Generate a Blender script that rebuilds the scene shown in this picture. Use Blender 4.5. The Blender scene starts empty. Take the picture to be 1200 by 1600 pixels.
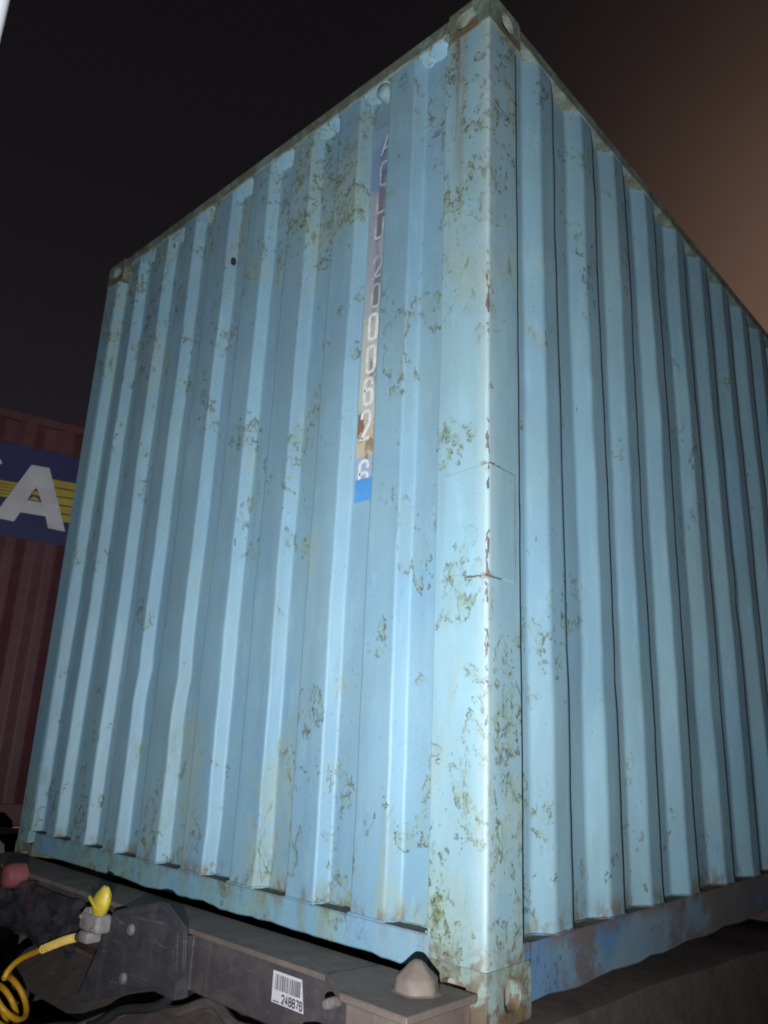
import bpy, bmesh, math, random
from mathutils import Vector, Matrix, noise
random.seed(7)
C = bpy.context.scene.collection
SC = bpy.context.scene
R = math.radians

# ------------------------------------------------------------------ camera
cam_d = bpy.data.cameras.new('camera'); cam = bpy.data.objects.new('camera', cam_d); C.objects.link(cam)
SC.camera = cam
yaw, pitch, roll = R(43.28620714), R(16.45993248), R(2.46752226)
fw = Vector((-math.sin(yaw)*math.cos(pitch), math.cos(yaw)*math.cos(pitch), math.sin(pitch)))
r0 = Vector((math.cos(yaw), math.sin(yaw), 0)); u0 = r0.cross(fw)
rt = math.cos(roll)*r0 + math.sin(roll)*u0
up = -math.sin(roll)*r0 + math.cos(roll)*u0
CAM = Vector((1.09698791, -1.55309566, 0.571719))
cam.matrix_world = Matrix(((rt.x, up.x, -fw.x, CAM.x), (rt.y, up.y, -fw.y, CAM.y), (rt.z, up.z, -fw.z, CAM.z), (0, 0, 0, 1)))
cam_d.sensor_fit = 'VERTICAL'; cam_d.sensor_height = 32.0
cam_d.lens = 32.0*1193.48981/1600.0
cam_d.clip_start = 0.05; cam_d.clip_end = 2000
cam_d.dof.use_dof = True; cam_d.dof.focus_distance = 2.3; cam_d.dof.aperture_fstop = 5.0

# ------------------------------------------------------------------ night sky with the glow of distant sodium lamps
world = bpy.data.worlds.new("World"); SC.world = world; world.use_nodes = True
wn = world.node_tree; wn.nodes.clear()
def W(t, **k):
    n = wn.nodes.new(t)
    for a, b in k.items(): setattr(n, a, b)
    return n
wo = W('ShaderNodeOutputWorld'); bg = W('ShaderNodeBackground'); wt = W('ShaderNodeTexCoord')
sep = W('ShaderNodeSeparateXYZ'); wn.links.new(wt.outputs['Generated'], sep.inputs[0])
def wmath(op, a, b=None, clamp=False):
    n = W('ShaderNodeMath', operation=op, use_clamp=clamp)
    for i, v in enumerate((a, b)):
        if v is None: continue
        if isinstance(v, (int, float)): n.inputs[i].default_value = v
        else: wn.links.new(v, n.inputs[i])
    return n.outputs[0]
elev = wmath('ABSOLUTE', sep.outputs['Z'])
low = wmath('POWER', wmath('SUBTRACT', 1.0, elev, True), 2.2)           # haze thickens to the horizon
gd = Vector((-0.02, 0.92, 0.38)).normalized()
dot = W('ShaderNodeVectorMath', operation='DOT_PRODUCT'); wn.links.new(wt.outputs['Generated'], dot.inputs[0]); dot.inputs[1].default_value = gd
glow = wmath('POWER', wmath('MAXIMUM', dot.outputs['Value'], 0.0), 20.0)
wnoise = W('ShaderNodeTexNoise'); wn.links.new(wt.outputs['Generated'], wnoise.inputs['Vector'])
wnoise.inputs['Scale'].default_value = 3.0; wnoise.inputs['Detail'].default_value = 3.0
glow = wmath('MULTIPLY', glow, wmath('ADD', 0.8, wmath('MULTIPLY', wnoise.outputs['Fac'], 0.4)))
def wcol(base, hz, gl):
    return wmath('ADD', base, wmath('ADD', wmath('MULTIPLY', low, hz), wmath('MULTIPLY', glow, gl)))
comb = W('ShaderNodeCombineXYZ')
wn.links.new(wcol(0.0055, 0.020, 0.185), comb.inputs[0])
wn.links.new(wcol(0.0045, 0.0165, 0.106), comb.inputs[1])
wn.links.new(wcol(0.0055, 0.023, 0.066), comb.inputs[2])
wn.links.new(comb.outputs[0], bg.inputs['Color']); bg.inputs['Strength'].default_value = 1.0
wn.links.new(bg.outputs[0], wo.inputs[0])

# ------------------------------------------------------------------ the hand torch that lights the photograph
td = bpy.data.lights.new('torch', 'SPOT'); torch = bpy.data.objects.new('torch', td); C.objects.link(torch)
td.energy = 408; td.color = (0.90, 0.95, 1.0); td.spot_size = R(128); td.spot_blend = 1.0; td.shadow_soft_size = 0.006
tl = CAM - up*0.27 - rt*0.09
torch.location = tl
torch.rotation_euler = (Vector((-0.45, 0.1, 1.60)) - tl).to_track_quat('-Z', 'Y').to_euler()

SC.view_settings.view_transform = 'Standard'; SC.view_settings.look = 'None'
SC.view_settings.exposure = 0.0; SC.view_settings.gamma = 1.0; SC.view_settings.use_curve_mapping = False
SC.cycles.filter_width = 1.9
SC.cycles.max_bounces = 6

# ------------------------------------------------------------------ materials
class NT:
    def __init__(s, name):
        s.m = bpy.data.materials.new(name); s.m.use_nodes = True; s.t = s.m.node_tree; s.t.nodes.clear()
        s.out = s.t.nodes.new('ShaderNodeOutputMaterial'); s.b = s.t.nodes.new('ShaderNodeBsdfPrincipled')
        s.t.links.new(s.b.outputs[0], s.out.inputs[0])
        s.tc = s.t.nodes.new('ShaderNodeTexCoord'); s.P = s.tc.outputs['Object']
        sp = s.t.nodes.new('ShaderNodeSeparateXYZ'); s.t.links.new(s.P, sp.inputs[0])
        s.x, s.y, s.z = sp.outputs
    def put(s, sock, v):
        if isinstance(v, bpy.types.NodeSocket): s.t.links.new(v, sock)
        elif isinstance(v, tuple) and len(v) == 3 and sock.type == 'RGBA': sock.default_value = (*v, 1)
        else: sock.default_value = v
    def math(s, op, a, b=0.0, c=None, clamp=False):
        n = s.t.nodes.new('ShaderNodeMath'); n.operation = op; n.use_clamp = clamp
        s.put(n.inputs[0], a); s.put(n.inputs[1], b)
        if c is not None: s.put(n.inputs[2], c)
        return n.outputs[0]
    def mul(s, *a):
        o = a[0]
        for b in a[1:]: o = s.math('MULTIPLY', o, b)
        return o
    def ss(s, v, a, b, lo=0.0, hi=1.0):      # smooth step
        n = s.t.nodes.new('ShaderNodeMapRange'); n.interpolation_type = 'SMOOTHSTEP'
        if a > b: a, b, lo, hi = b, a, hi, lo
        s.put(n.inputs['Value'], v)
        for k, q in zip(('From Min', 'From Max', 'To Min', 'To Max'), (a, b, lo, hi)): n.inputs[k].default_value = q
        return n.outputs['Result']
    def noise(s, scale, detail=3.0, rough=0.5, dist=0.0, stretch=None, off=(0, 0, 0)):
        mp = s.t.nodes.new('ShaderNodeMapping'); s.t.links.new(s.P, mp.inputs[0])
        mp.inputs['Scale'].default_value = stretch or (1, 1, 1); mp.inputs['Location'].default_value = off
        n = s.t.nodes.new('ShaderNodeTexNoise'); s.t.links.new(mp.outputs[0], n.inputs['Vector'])
        n.inputs['Scale'].default_value = scale; n.inputs['Detail'].default_value = detail
        n.inputs['Roughness'].default_value = rough; n.inputs['Distortion'].default_value = dist
        return n.outputs['Fac']
    def mix(s, f, a, b):
        n = s.t.nodes.new('ShaderNodeMix'); n.data_type = 'RGBA'
        s.put(n.inputs[0], f); s.put(n.inputs[6], a); s.put(n.inputs[7], b)
        return n.outputs[2]
    def bump(s, h, strength=0.3, dist=0.01):
        n = s.t.nodes.new('ShaderNodeBump'); n.inputs['Strength'].default_value = strength; n.inputs['Distance'].default_value = dist
        s.t.links.new(h, n.inputs['Height']); s.t.links.new(n.outputs[0], s.b.inputs['Normal'])
    def done(s, col, rough=0.6, metal=0.0, spec=0.5):
        s.put(s.b.inputs['Base Color'], col); s.put(s.b.inputs['Roughness'], rough)
        s.put(s.b.inputs['Metallic'], metal); s.put(s.b.inputs['Specular IOR Level'], spec)
        return s.m

RUST = (0.14, 0.066, 0.034)
def worn_paint(name, c1, c2, post=False, cast=False, side=False, green=1.0, rail=False):
    n = NT(name)
    big = n.ss(n.noise(1.4, 3.0, 0.6), 0.35, 0.65)
    col = n.mix(big, c1, c2)
    streak = n.noise(9.0, 4.0, 0.6, 0.0, (1.3, 1.3, 0.06))
    col = n.mix(n.mul(n.ss(streak, 0.42, 0.75), 0.35), col, tuple(v*0.72 for v in c1))
    fade = n.noise(26.0, 3.0, 0.6, 0.2, (1, 1, 0.25), (3, 1, 2))
    col = n.mix(n.mul(n.ss(fade, 0.5, 0.8), 0.28), col, tuple(min(1, v*1.3+0.03) for v in c2))
    # weather mask: thick near the roof, near the floor and along the corner
    zt = n.ss(n.z, 1.3, 2.7); zb = n.ss(n.z, 0.80, 0.15)
    ce = n.math('ADD', n.math('ABSOLUTE', n.x), n.math('ABSOLUTE', n.y))
    cor = n.ss(ce, 0.50, 0.02)
    w = n.math('ADD', n.mul(zt, 0.085 if post else 0.08), n.math('ADD', n.mul(zb, 0.070), n.mul(cor, 0.03)))
    if post: w = n.math('ADD', w, n.mul(n.ss(n.math('ABSOLUTE', n.math('SUBTRACT', n.z, 1.32)), 0.50, 0.22), -0.085))
    if side: w = n.math('ADD', n.mul(w, 0.7), n.mul(n.ss(n.y, 0.2, 1.2), -0.06))
    else:
        pass
        hot = n.mul(n.ss(n.math('ABSOLUTE', n.math('ADD', n.x, 0.72)), 0.42, 0.10), n.ss(n.math('ABSOLUTE', n.math('SUBTRACT', n.z, 2.56)), 0.38, 0.08))
        w = n.math('ADD', w, n.mul(hot, 0.10))
    fine = n.noise(38.0, 4.0, 0.65, 0.3, (1, 1, 0.5))
    patch = n.noise(3.6, 7.0, 0.62, 0.4, (1, 1, 0.5), (1.7, 4.2, 0.3))
    pm = n.ss(n.math('ADD', patch, w), 0.575, 0.69)                       # pale green bloom
    col = n.mix(n.mul(pm, n.ss(fine, 0.25, 0.6), 0.55*green), col, (0.27, 0.32, 0.215))
    moss = n.mul(pm, n.ss(n.noise(24.0, 6.0, 0.7, 0.5, (1, 1, 0.45), (5, 2, 9)), 0.55, 0.65))
    col = n.mix(n.mul(moss, 0.7*green), col, (0.105, 0.125, 0.045))
    grm = n.ss(n.noise(2.4, 6.0, 0.66, 0.3, (1.4, 1.4, 0.4), (2, 9, 5)), 0.44, 0.68)
    col = n.mix(n.mul(grm, 0.34), col, (0.185, 0.25, 0.255))
    # flaked patches: a stained inside and a curled dark edge of the same outline
    brk = n.ss(n.noise(30.0, 4.0, 0.65, 0, None, (2, 8, 4)), 0.455, 0.54)
    lm = 0.0
    for sc_, of_, TH, ro_, am_ in ((4.6, (1, 8, 3), 0.56, 1.9, 0.8), (8.5, (9, 3, 1), 0.565, 2.6, 1.0), (17.0, (2, 5, 6), 0.555, 3.6, 0.9)):
        reg = n.ss(n.math('ADD', n.noise(ro_, 4.0, 0.6, 0.3, (1, 1, 0.6), of_), w), 0.565, 0.635)
        fk = n.math('ADD', n.noise(sc_, 7.0, 0.63, 0.35, (1, 1, 0.7), of_), n.mul(n.math('SUBTRACT', reg, 1.0), 0.12))
        ins = n.mul(n.ss(fk, TH, TH+0.03), reg)
        col = n.mix(n.mul(ins, n.ss(fine, 0.15, 0.75), (0.16 if sc_ < 5 else 0.34)*green), col, (0.205, 0.275, 0.165))
        l1 = n.mul(n.ss(n.math('ABSOLUTE', n.math('SUBTRACT', fk, TH)), 0.0105*(sc_/8.5)**0.6, 0.0035), reg, brk)
        hal = n.mul(n.ss(n.math('ABSOLUTE', n.math('SUBTRACT', fk, TH+0.012)), 0.034*(sc_/8.5)**0.6, 0.004), reg, brk)
        col = n.mix(n.mul(hal, 0.5*green), col, (0.17, 0.19, 0.07))
        col = n.mix(n.mul(l1, 0.85*am_), col, (0.042, 0.05, 0.028))
        lm = n.math('ADD', l1, lm)
    spk = n.mul(n.ss(n.noise(80.0, 3.0, 0.55, 0.4, (1, 1, 0.55), (4, 4, 4)), 0.655, 0.70), n.ss(n.math('ADD', n.noise(3.0, 3.0, 0.6, 0, None, (8, 1, 5)), w), 0.53, 0.64))
    col = n.mix(n.mul(spk, 0.65), col, (0.07, 0.075, 0.05))
    flk = n.mul(n.ss(n.noise(120.0, 3.0, 0.6, 0.5, (1, 1, 0.5), (7, 5, 1)), 0.62, 0.68), n.ss(n.noise(2.6, 3.0, 0.5, 0, None, (3, 3, 8)), 0.40, 0.58))
    col = n.mix(n.mul(flk, 0.32), col, (0.12, 0.16, 0.15))
    # rusty dirt along the foot of the sheets
    foot = n.mul(n.ss(n.math('ABSOLUTE', n.math('SUBTRACT', n.z, 0.135)), 0.06, 0.0), n.ss(n.noise(15.0, 5.0, 0.65, 0, (1, 1, 0.6), (1, 2, 3)), 0.47, 0.62))
    col = n.mix(n.mul(foot, 0.7), col, (0.15, 0.105, 0.05))
    if post:
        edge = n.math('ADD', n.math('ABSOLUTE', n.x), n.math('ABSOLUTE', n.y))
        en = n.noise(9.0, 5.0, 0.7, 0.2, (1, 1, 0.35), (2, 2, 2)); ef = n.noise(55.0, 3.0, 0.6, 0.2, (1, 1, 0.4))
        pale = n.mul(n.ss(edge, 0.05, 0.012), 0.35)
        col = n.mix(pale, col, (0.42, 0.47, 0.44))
        es = n.math('ADD', edge, n.mul(n.math('SUBTRACT', ef, 0.5), 0.022))
        er = n.mul(n.ss(n.z, 2.50, 2.42), n.ss(es, 0.0088, 0.0070), n.ss(n.math('ADD', en, n.mul(ef, 0.35)), 0.70, 0.725))
        col = n.mix(n.mul(er, 0.9), col, n.mix(n.ss(en, 0.48, 0.62), (0.060, 0.045, 0.035), (0.125, 0.066, 0.040)))
        # rust run below the lifting hole of the top casting
        run = n.mul(n.ss(n.math('ABSOLUTE', n.math('ADD', n.x, 0.112)), 0.042, 0.0), n.ss(n.z, 1.95, 2.70), n.ss(n.noise(7.0, 4.0, 0.6, 0, (6, 6, 0.3)), 0.30, 0.62))
        col = n.mix(n.mul(run, 0.85), col, (0.20, 0.13, 0.035))
        core = n.mul(n.ss(n.math('ABSOLUTE', n.math('ADD', n.math('ADD', n.x, 0.105), n.mul(n.noise(5.0, 3.0), 0.03))), 0.012, 0.0), n.ss(n.z, 2.35, 2.78), n.ss(ef, 0.3, 0.6))
        col = n.mix(n.mul(core, 0.8), col, (0.105, 0.05, 0.015))
        ft = n.mul(n.ss(n.z, 0.16, 0.05), n.ss(n.noise(20.0, 5.0, 0.7, 0.3, None, (3, 9, 1)), 0.45, 0.56))
        col = n.mix(n.mul(ft, 0.85), col, RUST)
        for zc in (1.276, 0.974):
            wl = n.mul(n.ss(n.math('ABSOLUTE', n.math('SUBTRACT', n.z, zc)), 0.012, 0.002), n.ss(es, 0.04, 0.005), n.ss(ef, 0.42, 0.55))
            col = n.mix(n.mul(wl, 0.7), col, (0.15, 0.075, 0.035))
    if cast:
        for ax_, c_ in ((n.x, 0.092), (n.y, -0.102)):
            rm = n.mul(n.ss(n.math('ABSOLUTE', n.math('ADD', ax_, c_)), 0.075, 0.035), n.ss(n.math('ADD', n.z, n.mul(n.noise(26.0, 5.0, 0.7), 0.07)), 0.088, 0.060))
            col = n.mix(n.mul(rm, 0.85), col, n.mix(n.ss(fine, 0.4, 0.6), (0.10, 0.04, 0.018), (0.16, 0.10, 0.04)))
        gr = n.ss(n.noise(11.0, 6.0, 0.68, 0.3, None, (5, 1, 1)), 0.36, 0.58)
        col = n.mix(n.mul(gr, 0.45 if post else 0.75), col, (0.115, 0.105, 0.065))
    if rail:
        seg = n.ss(n.noise(2.2, 2.0, 0.5, 0.2, None, (1, 7, 3)), 0.44, 0.58)
        if side:
            dirt = n.ss(n.math('ADD', n.noise(3.2, 5.0, 0.62, 0.3, (1, 1, 1.6), (5, 0, 2)), n.mul(n.ss(n.y, 0.7, 1.6), 0.12)), 0.50, 0.63)
            col = n.mix(n.mul(n.ss(n.math('ADD', n.noise(2.2, 2.0, 0.5, 0.2, None, (1, 7, 3)), n.mul(n.ss(n.y, 1.3, 0.3), 0.10)), 0.44, 0.58), 0.75), col, (0.060, 0.155, 0.32))
            col = n.mix(n.mul(dirt, 0.85), col, (0.12, 0.095, 0.085))
            topd = n.mul(n.ss(n.z, 0.085, 0.13), n.ss(n.noise(12.0, 4.0, 0.6, 0, (1, 1, 0.5)), 0.35, 0.55))
            col = n.mix(n.mul(topd, 0.8), col, (0.13, 0.095, 0.075))
        else:
            drip = n.ss(n.noise(16.0, 4.0, 0.6, 0, (1, 1, 0.18), (4, 1, 0)), 0.45, 0.65)
            col = n.mix(n.mul(seg, 0.5), col, (0.21, 0.36, 0.53))
            col = n.mix(n.mul(drip, 0.5), col, (0.20, 0.24, 0.15))
    h = n.math('ADD', n.mul(lm, -0.8), n.math('ADD', n.mul(fine, 0.12), n.mul(pm, 0.25)))
    n.bump(n.math('ADD', h, n.mul(n.noise(180.0, 2.0), 0.10)), 0.35, 0.004)
    rough = n.math('ADD', 0.47, n.math('ADD', n.mul(pm, 0.2), n.mul(fine, 0.12)))
    return n.done(col, rough, 0.0, 0.5)

B1, B2 = (0.188, 0.327, 0.425), (0.228, 0.368, 0.440)
M_end = worn_paint('blue_paint_end', B1, B2)
M_side = worn_paint('blue_paint_side', (0.19, 0.33, 0.415), (0.225, 0.367, 0.43), side=True, green=0.8)
M_post = worn_paint('blue_paint_post', (0.232, 0.385, 0.460), (0.262, 0.41, 0.46), post=True)
M_rail = worn_paint('blue_paint_rail', (0.17, 0.33, 0.42), (0.20, 0.36, 0.40), rail=True)
M_srail = worn_paint('blue_paint_side_rail', (0.13, 0.22, 0.30), (0.15, 0.22, 0.27), side=True, rail=True)
M_cast = worn_paint('casting_paint', (0.20, 0.285, 0.28), (0.22, 0.28, 0.24), cast=True)
M_castr = worn_paint('rusty_casting_paint', (0.22, 0.35, 0.38), (0.23, 0.33, 0.33), post=True, cast=True)

def steel(name, c, c2, dust):
    n = NT(name)
    col = n.mix(n.ss(n.noise(6.0, 6.0, 0.65, 0.3), 0.36, 0.66), c, c2)
    col = n.mix(n.mul(n.ss(n.noise(14.0, 7.0, 0.72, 0.2, (1, 1, 1.3), (3, 1, 7)), 0.42, 0.64), 0.65), col, dust)
    run = n.ss(n.noise(20.0, 4.0, 0.6, 0.1, (1, 1, 0.12), (8, 1, 0)), 0.52, 0.68)
    col = n.mix(n.mul(run, 0.45), col, tuple(v*1.1 for v in dust))
    chip = n.ss(n.noise(36.0, 5.0, 0.7, 0.3, None, (1, 7, 2)), 0.635, 0.665)
    col = n.mix(n.mul(chip, 0.7), col, (0.14, 0.075, 0.05))
    scr = n.mul(n.ss(n.noise(28.0, 3.0, 0.6, 0.6, (0.2, 1, 2.2), (4, 4, 1)), 0.66, 0.69), 0.6)
    col = n.mix(scr, col, (0.16, 0.14, 0.14))
    f = n.noise(70.0, 5.0, 0.7)
    n.bump(n.math('ADD', n.mul(f, 0.6), n.mul(chip, -0.6)), 0.5, 0.004)
    return n.done(col, n.math('ADD', 0.55, n.mul(f, 0.3)))
def plain(name, c, c2=None, rough=0.6, metal=0.0, scale=8.0, bump=0.2, dust=None, dust_amt=0.5, bscale=60.0, spec=0.5):
    n = NT(name)
    c2 = c2 or tuple(v*0.7 for v in c)
    col = n.mix(n.ss(n.noise(scale, 5.0, 0.62, 0.2), 0.35, 0.68), c, c2)
    if dust:
        col = n.mix(n.mul(n.ss(n.noise(scale*2.3, 6.0, 0.68, 0.2, None, (3, 1, 7)), 0.38, 0.66), dust_amt), col, dust)
    f = n.noise(bscale, 4.0, 0.6)
    n.bump(f, bump, 0.004)
    return n.done(col, n.math('ADD', rough-0.08, n.mul(f, 0.16)), metal, spec)

M_beam = steel('dusty_black_steel', (0.046, 0.040, 0.048), (0.066, 0.056, 0.060), (0.105, 0.082, 0.076))
M_beamtop = steel('dust_brown_steel', (0.150, 0.112, 0.095), (0.115, 0.086, 0.074), (0.19, 0.140, 0.113))
M_plate = steel('black_bracket_steel', (0.030, 0.031, 0.040), (0.045, 0.043, 0.052), (0.080, 0.066, 0.068))
M_bolt = plain('worn_bolt_steel', (0.20, 0.17, 0.16), (0.13, 0.105, 0.10), 0.5, scale=40)
M_cone = plain('rusty_dusty_cast_steel', (0.155, 0.125, 0.11), (0.20, 0.165, 0.145), 0.85, scale=18, dust=(0.15, 0.095, 0.065), dust_amt=0.5, bump=0.5)
M_red = plain('red_brown_paint', (0.155, 0.046, 0.054), (0.12, 0.040, 0.048), 0.55, scale=3, dust=(0.16, 0.09, 0.085), dust_amt=0.3)
M_navy = plain('navy_paint', (0.050, 0.048, 0.155), (0.042, 0.042, 0.13), 0.5, scale=4)
M_yel = plain('yellow_paint', (0.62, 0.46, 0.05), (0.50, 0.36, 0.05), 0.5, scale=6)
M_whi = plain('weathered_white_paint', (0.80, 0.78, 0.80), (0.66, 0.62, 0.66), 0.5, scale=5)
M_chassis = plain('dark_red_chassis_paint', (0.075, 0.022, 0.022), (0.05, 0.025, 0.025), 0.7, scale=5, dust=(0.085, 0.06, 0.055), dust_amt=0.5)
M_black = plain('black_rubber', (0.014, 0.014, 0.016), (0.024, 0.022, 0.023), 0.65, scale=12, dust=(0.06, 0.05, 0.048), dust_amt=0.3)
M_grease = plain('dark_grease', (0.030, 0.029, 0.037), (0.050, 0.045, 0.050), 0.27, scale=10, bump=0.9, bscale=22, dust=(0.08, 0.068, 0.068), dust_amt=0.4)
M_ycap = plain('yellow_plastic', (0.72, 0.55, 0.04), (0.58, 0.44, 0.05), 0.45, scale=25, dust=(0.35, 0.27, 0.08), dust_amt=0.35)
M_yhose = plain('orange_yellow_hose', (0.80, 0.43, 0.015), (0.70, 0.35, 0.02), 0.4, scale=20, dust=(0.35, 0.2, 0.06), dust_amt=0.25)
M_alu = plain('dusty_grey_casting', (0.30, 0.265, 0.25), (0.21, 0.185, 0.18), 0.65, scale=25, bump=0.4)
M_sleeve = plain('brown_rubber_sleeve', (0.13, 0.085, 0.075), None, 0.7, scale=25)
M_rcap = plain('red_plastic', (0.28, 0.065, 0.07), (0.20, 0.055, 0.06), 0.5, scale=20, dust=(0.2, 0.1, 0.1), dust_amt=0.35)
M_spring = plain('pale_spring_wire', (0.80, 0.58, 0.16), (0.72, 0.46, 0.06), 0.45, scale=30)
M_cab = plain('white_cab_paint', (0.80, 0.81, 0.83), (0.76, 0.77, 0.80), 0.35, scale=3, bump=0.02)
M_guard = steel('dusty_mudguard', (0.080, 0.062, 0.058), (0.105, 0.08, 0.074), (0.135, 0.102, 0.092))
M_label = plain('label_paper', (0.62, 0.58, 0.62), (0.55, 0.50, 0.54), 0.5, scale=30, bump=0.03)
M_ink = plain('black_ink', (0.028, 0.026, 0.034), None, 0.5, bump=0.0)
M_letter = plain('old_white_letter', (0.78, 0.80, 0.80), (0.64, 0.67, 0.68), 0.5, scale=30, dust=(0.36, 0.37, 0.36), dust_amt=0.45, bump=0.1)
M_faded = plain('faded_letter_paint', (0.54, 0.57, 0.63), (0.33, 0.35, 0.42), 0.55, scale=22, dust=(0.31, 0.33, 0.38), dust_amt=0.95, bump=0.1)
M_tape = plain('blue_tape', (0.075, 0.27, 0.60), (0.10, 0.32, 0.63), 0.35, scale=14, bump=0.15)
M_refl = plain('pale_orange_marking_tape', (0.85, 0.55, 0.36), (0.80, 0.45, 0.28), 0.4, scale=20)
M_rim = plain('wheel_steel', (0.18, 0.17, 0.17), None, 0.5, scale=10)
M_inside = plain('bare_casting_inside', (0.34, 0.32, 0.29), (0.20, 0.12, 0.08), 0.6, scale=25)
M_hole_shade = plain('hole_shade', (0.03, 0.02, 0.018), None, 0.9)
M_weld = plain('weld_seam', (0.10, 0.115, 0.10), (0.13, 0.095, 0.065), 0.7, scale=25, bump=0.4, bscale=120)

def strip_mat():
    n = NT('peeled_number_strip')
    wob = n.math('ADD', n.z, n.mul(n.math('SUBTRACT', n.noise(22.0, 5.0, 0.6), 0.5), 0.16))
    col = n.mix(n.ss(wob, 2.40, 2.44), (0.31, 0.33, 0.37), (0.17, 0.26, 0.40))     # indigo at the head, grey below
    col = n.mix(n.ss(wob, 2.11, 1.95), col, (0.36, 0.37, 0.36))
    col = n.mix(n.ss(wob, 1.93, 1.85), col, (0.47, 0.46, 0.38))
    col = n.mix(n.ss(wob, 1.57, 1.50), col, (0.50, 0.42, 0.30))
    col = n.mix(n.ss(n.z, 1.418, 1.412), col, (0.30, 0.37, 0.48))
    br = n.mul(n.ss(n.math('ABSOLUTE', n.math('SUBTRACT', wob, 1.525)), 0.06, 0.035), n.ss(n.math('ADD', n.x, n.mul(n.noise(30.0, 3), 0.03)), -0.488, -0.495))
    col = n.mix(n.mul(br, 0.9), col, (0.20, 0.095, 0.06))
    b2 = n.mul(n.ss(n.math('ABSOLUTE', n.math('SUBTRACT', wob, 1.44)), 0.03, 0.015), n.ss(n.x, -0.500, -0.488))
    col = n.mix(n.mul(b2, 0.75), col, (0.20, 0.13, 0.07))
    edge = n.mul(n.ss(n.x, -0.500, -0.484), n.ss(n.noise(14.0, 4.0, 0.6, 0, (1, 1, 0.5)), 0.42, 0.55), n.ss(n.z, 1.46, 1.5))
    col = n.mix(n.mul(edge, 0.7), col, (0.10, 0.09, 0.10))
    sp = n.ss(n.noise(60.0, 4.0, 0.65, 0.3), 0.6, 0.68)
    col = n.mix(n.mul(sp, 0.5), col, (0.20, 0.17, 0.13))
    col = n.mix(n.ss(wob, 2.56, 2.63), col, (0.19, 0.32, 0.42))
    lf = n.ss(n.math('ADD', n.x, n.mul(n.noise(18.0, 5.0, 0.65), 0.035)), -0.508, -0.518)
    col = n.mix(n.mul(lf, n.ss(n.z, 1.75, 1.85), 0.9), col, (0.20, 0.345, 0.43))
    n.bump(n.noise(40.0, 4.0, 0.6), 0.25, 0.003)
    return n.done(col, 0.6)
M_strip = strip_mat()

def ground_mat():
    n = NT('dusty_yard')
    col = n.mix(n.ss(n.noise(0.6, 6.0, 0.65), 0.35, 0.65), (0.075, 0.055, 0.050), (0.10, 0.075, 0.066))
    col = n.mix(n.mul(n.ss(n.noise(9.0, 5.0, 0.7), 0.5, 0.7), 0.5), col, (0.045, 0.038, 0.036))
    n.bump(n.noise(35.0, 5.0, 0.7), 0.5, 0.02)
    return n.done(col, 0.9)
M_ground = ground_mat()

# ------------------------------------------------------------------ mesh helpers
def obj(name, bm, mat, parent=None, smooth=False, kind=None):
    me = bpy.data.meshes.new(name); bm.normal_update(); bm.to_mesh(me); bm.free()
    me.materials.append(mat)
    if smooth:
        for p in me.polygons: p.use_smooth = True
        me.set_sharp_from_angle(angle=R(38))
    o = bpy.data.objects.new(name, me); C.objects.link(o)
    if parent: o.parent = parent
    if kind: o['kind'] = kind
    return o
def thing(name, label, cat, loc=(0, 0, 0), rotz=0.0, group=None):
    o = bpy.data.objects.new(name, None); C.objects.link(o); o.location = loc; o.rotation_euler = (0, 0, rotz)
    o.empty_display_size = 0.2
    o['label'] = label; o['category'] = cat
    if group: o['group'] = group
    return o
def copy_part(o, parent, loc=None):
    c = o.copy(); C.objects.link(c); c.parent = parent
    if loc is not None: c.location = loc
    for ch in o.children:
        d = ch.copy(); C.objects.link(d); d.parent = c
    return c
def box(bm, a, b, bev=0.0, seg=1):
    r = bmesh.ops.create_cube(bm, size=1.0)
    for v in r['verts']:
        v.co = Vector([a[i] + (v.co[i]+0.5)*(b[i]-a[i]) for i in range(3)])
    if bev:
        es = list({e for v in r['verts'] for e in v.link_edges})
        bmesh.ops.bevel(bm, geom=es, offset=bev, segments=seg, affect='EDGES', profile=0.5)
    return bm
def B(a, b, bev=0.0, seg=1): return box(bmesh.new(), a, b, bev, seg)
def grid(bm, rows):      # rows: list of equally long lists of points
    vs = [[bm.verts.new(p) for p in r] for r in rows]
    for i in range(len(rows)-1):
        for j in range(len(rows[0])-1):
            bm.faces.new((vs[i][j], vs[i][j+1], vs[i+1][j+1], vs[i+1][j]))
    return bm
def tube(bm, pts, rad, n=10, closed_ends=True):
    pts = [Vector(p) for p in pts]; rings = []; nrm = None
    for i, p in enumerate(pts):
        t = (pts[min(i+1, len(pts)-1)] - pts[max(i-1, 0)]).normalized()
        if nrm is None: nrm = t.orthogonal().normalized()
        nrm = (nrm - t*nrm.dot(t)).normalized(); bn = t.cross(nrm)
        rr = rad(i/(len(pts)-1)) if callable(rad) else rad
        rings.append([bm.verts.new(p + rr*(math.cos(a)*nrm + math.sin(a)*bn)) for a in [2*math.pi*k/n for k in range(n)]])
    for a, b in zip(rings, rings[1:]):
        for k in range(n): bm.faces.new((a[k], a[(k+1) % n], b[(k+1) % n], b[k]))
    if closed_ends:
        bm.faces.new(rings[0][::-1]); bm.faces.new(rings[-1])
    return bm
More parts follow.
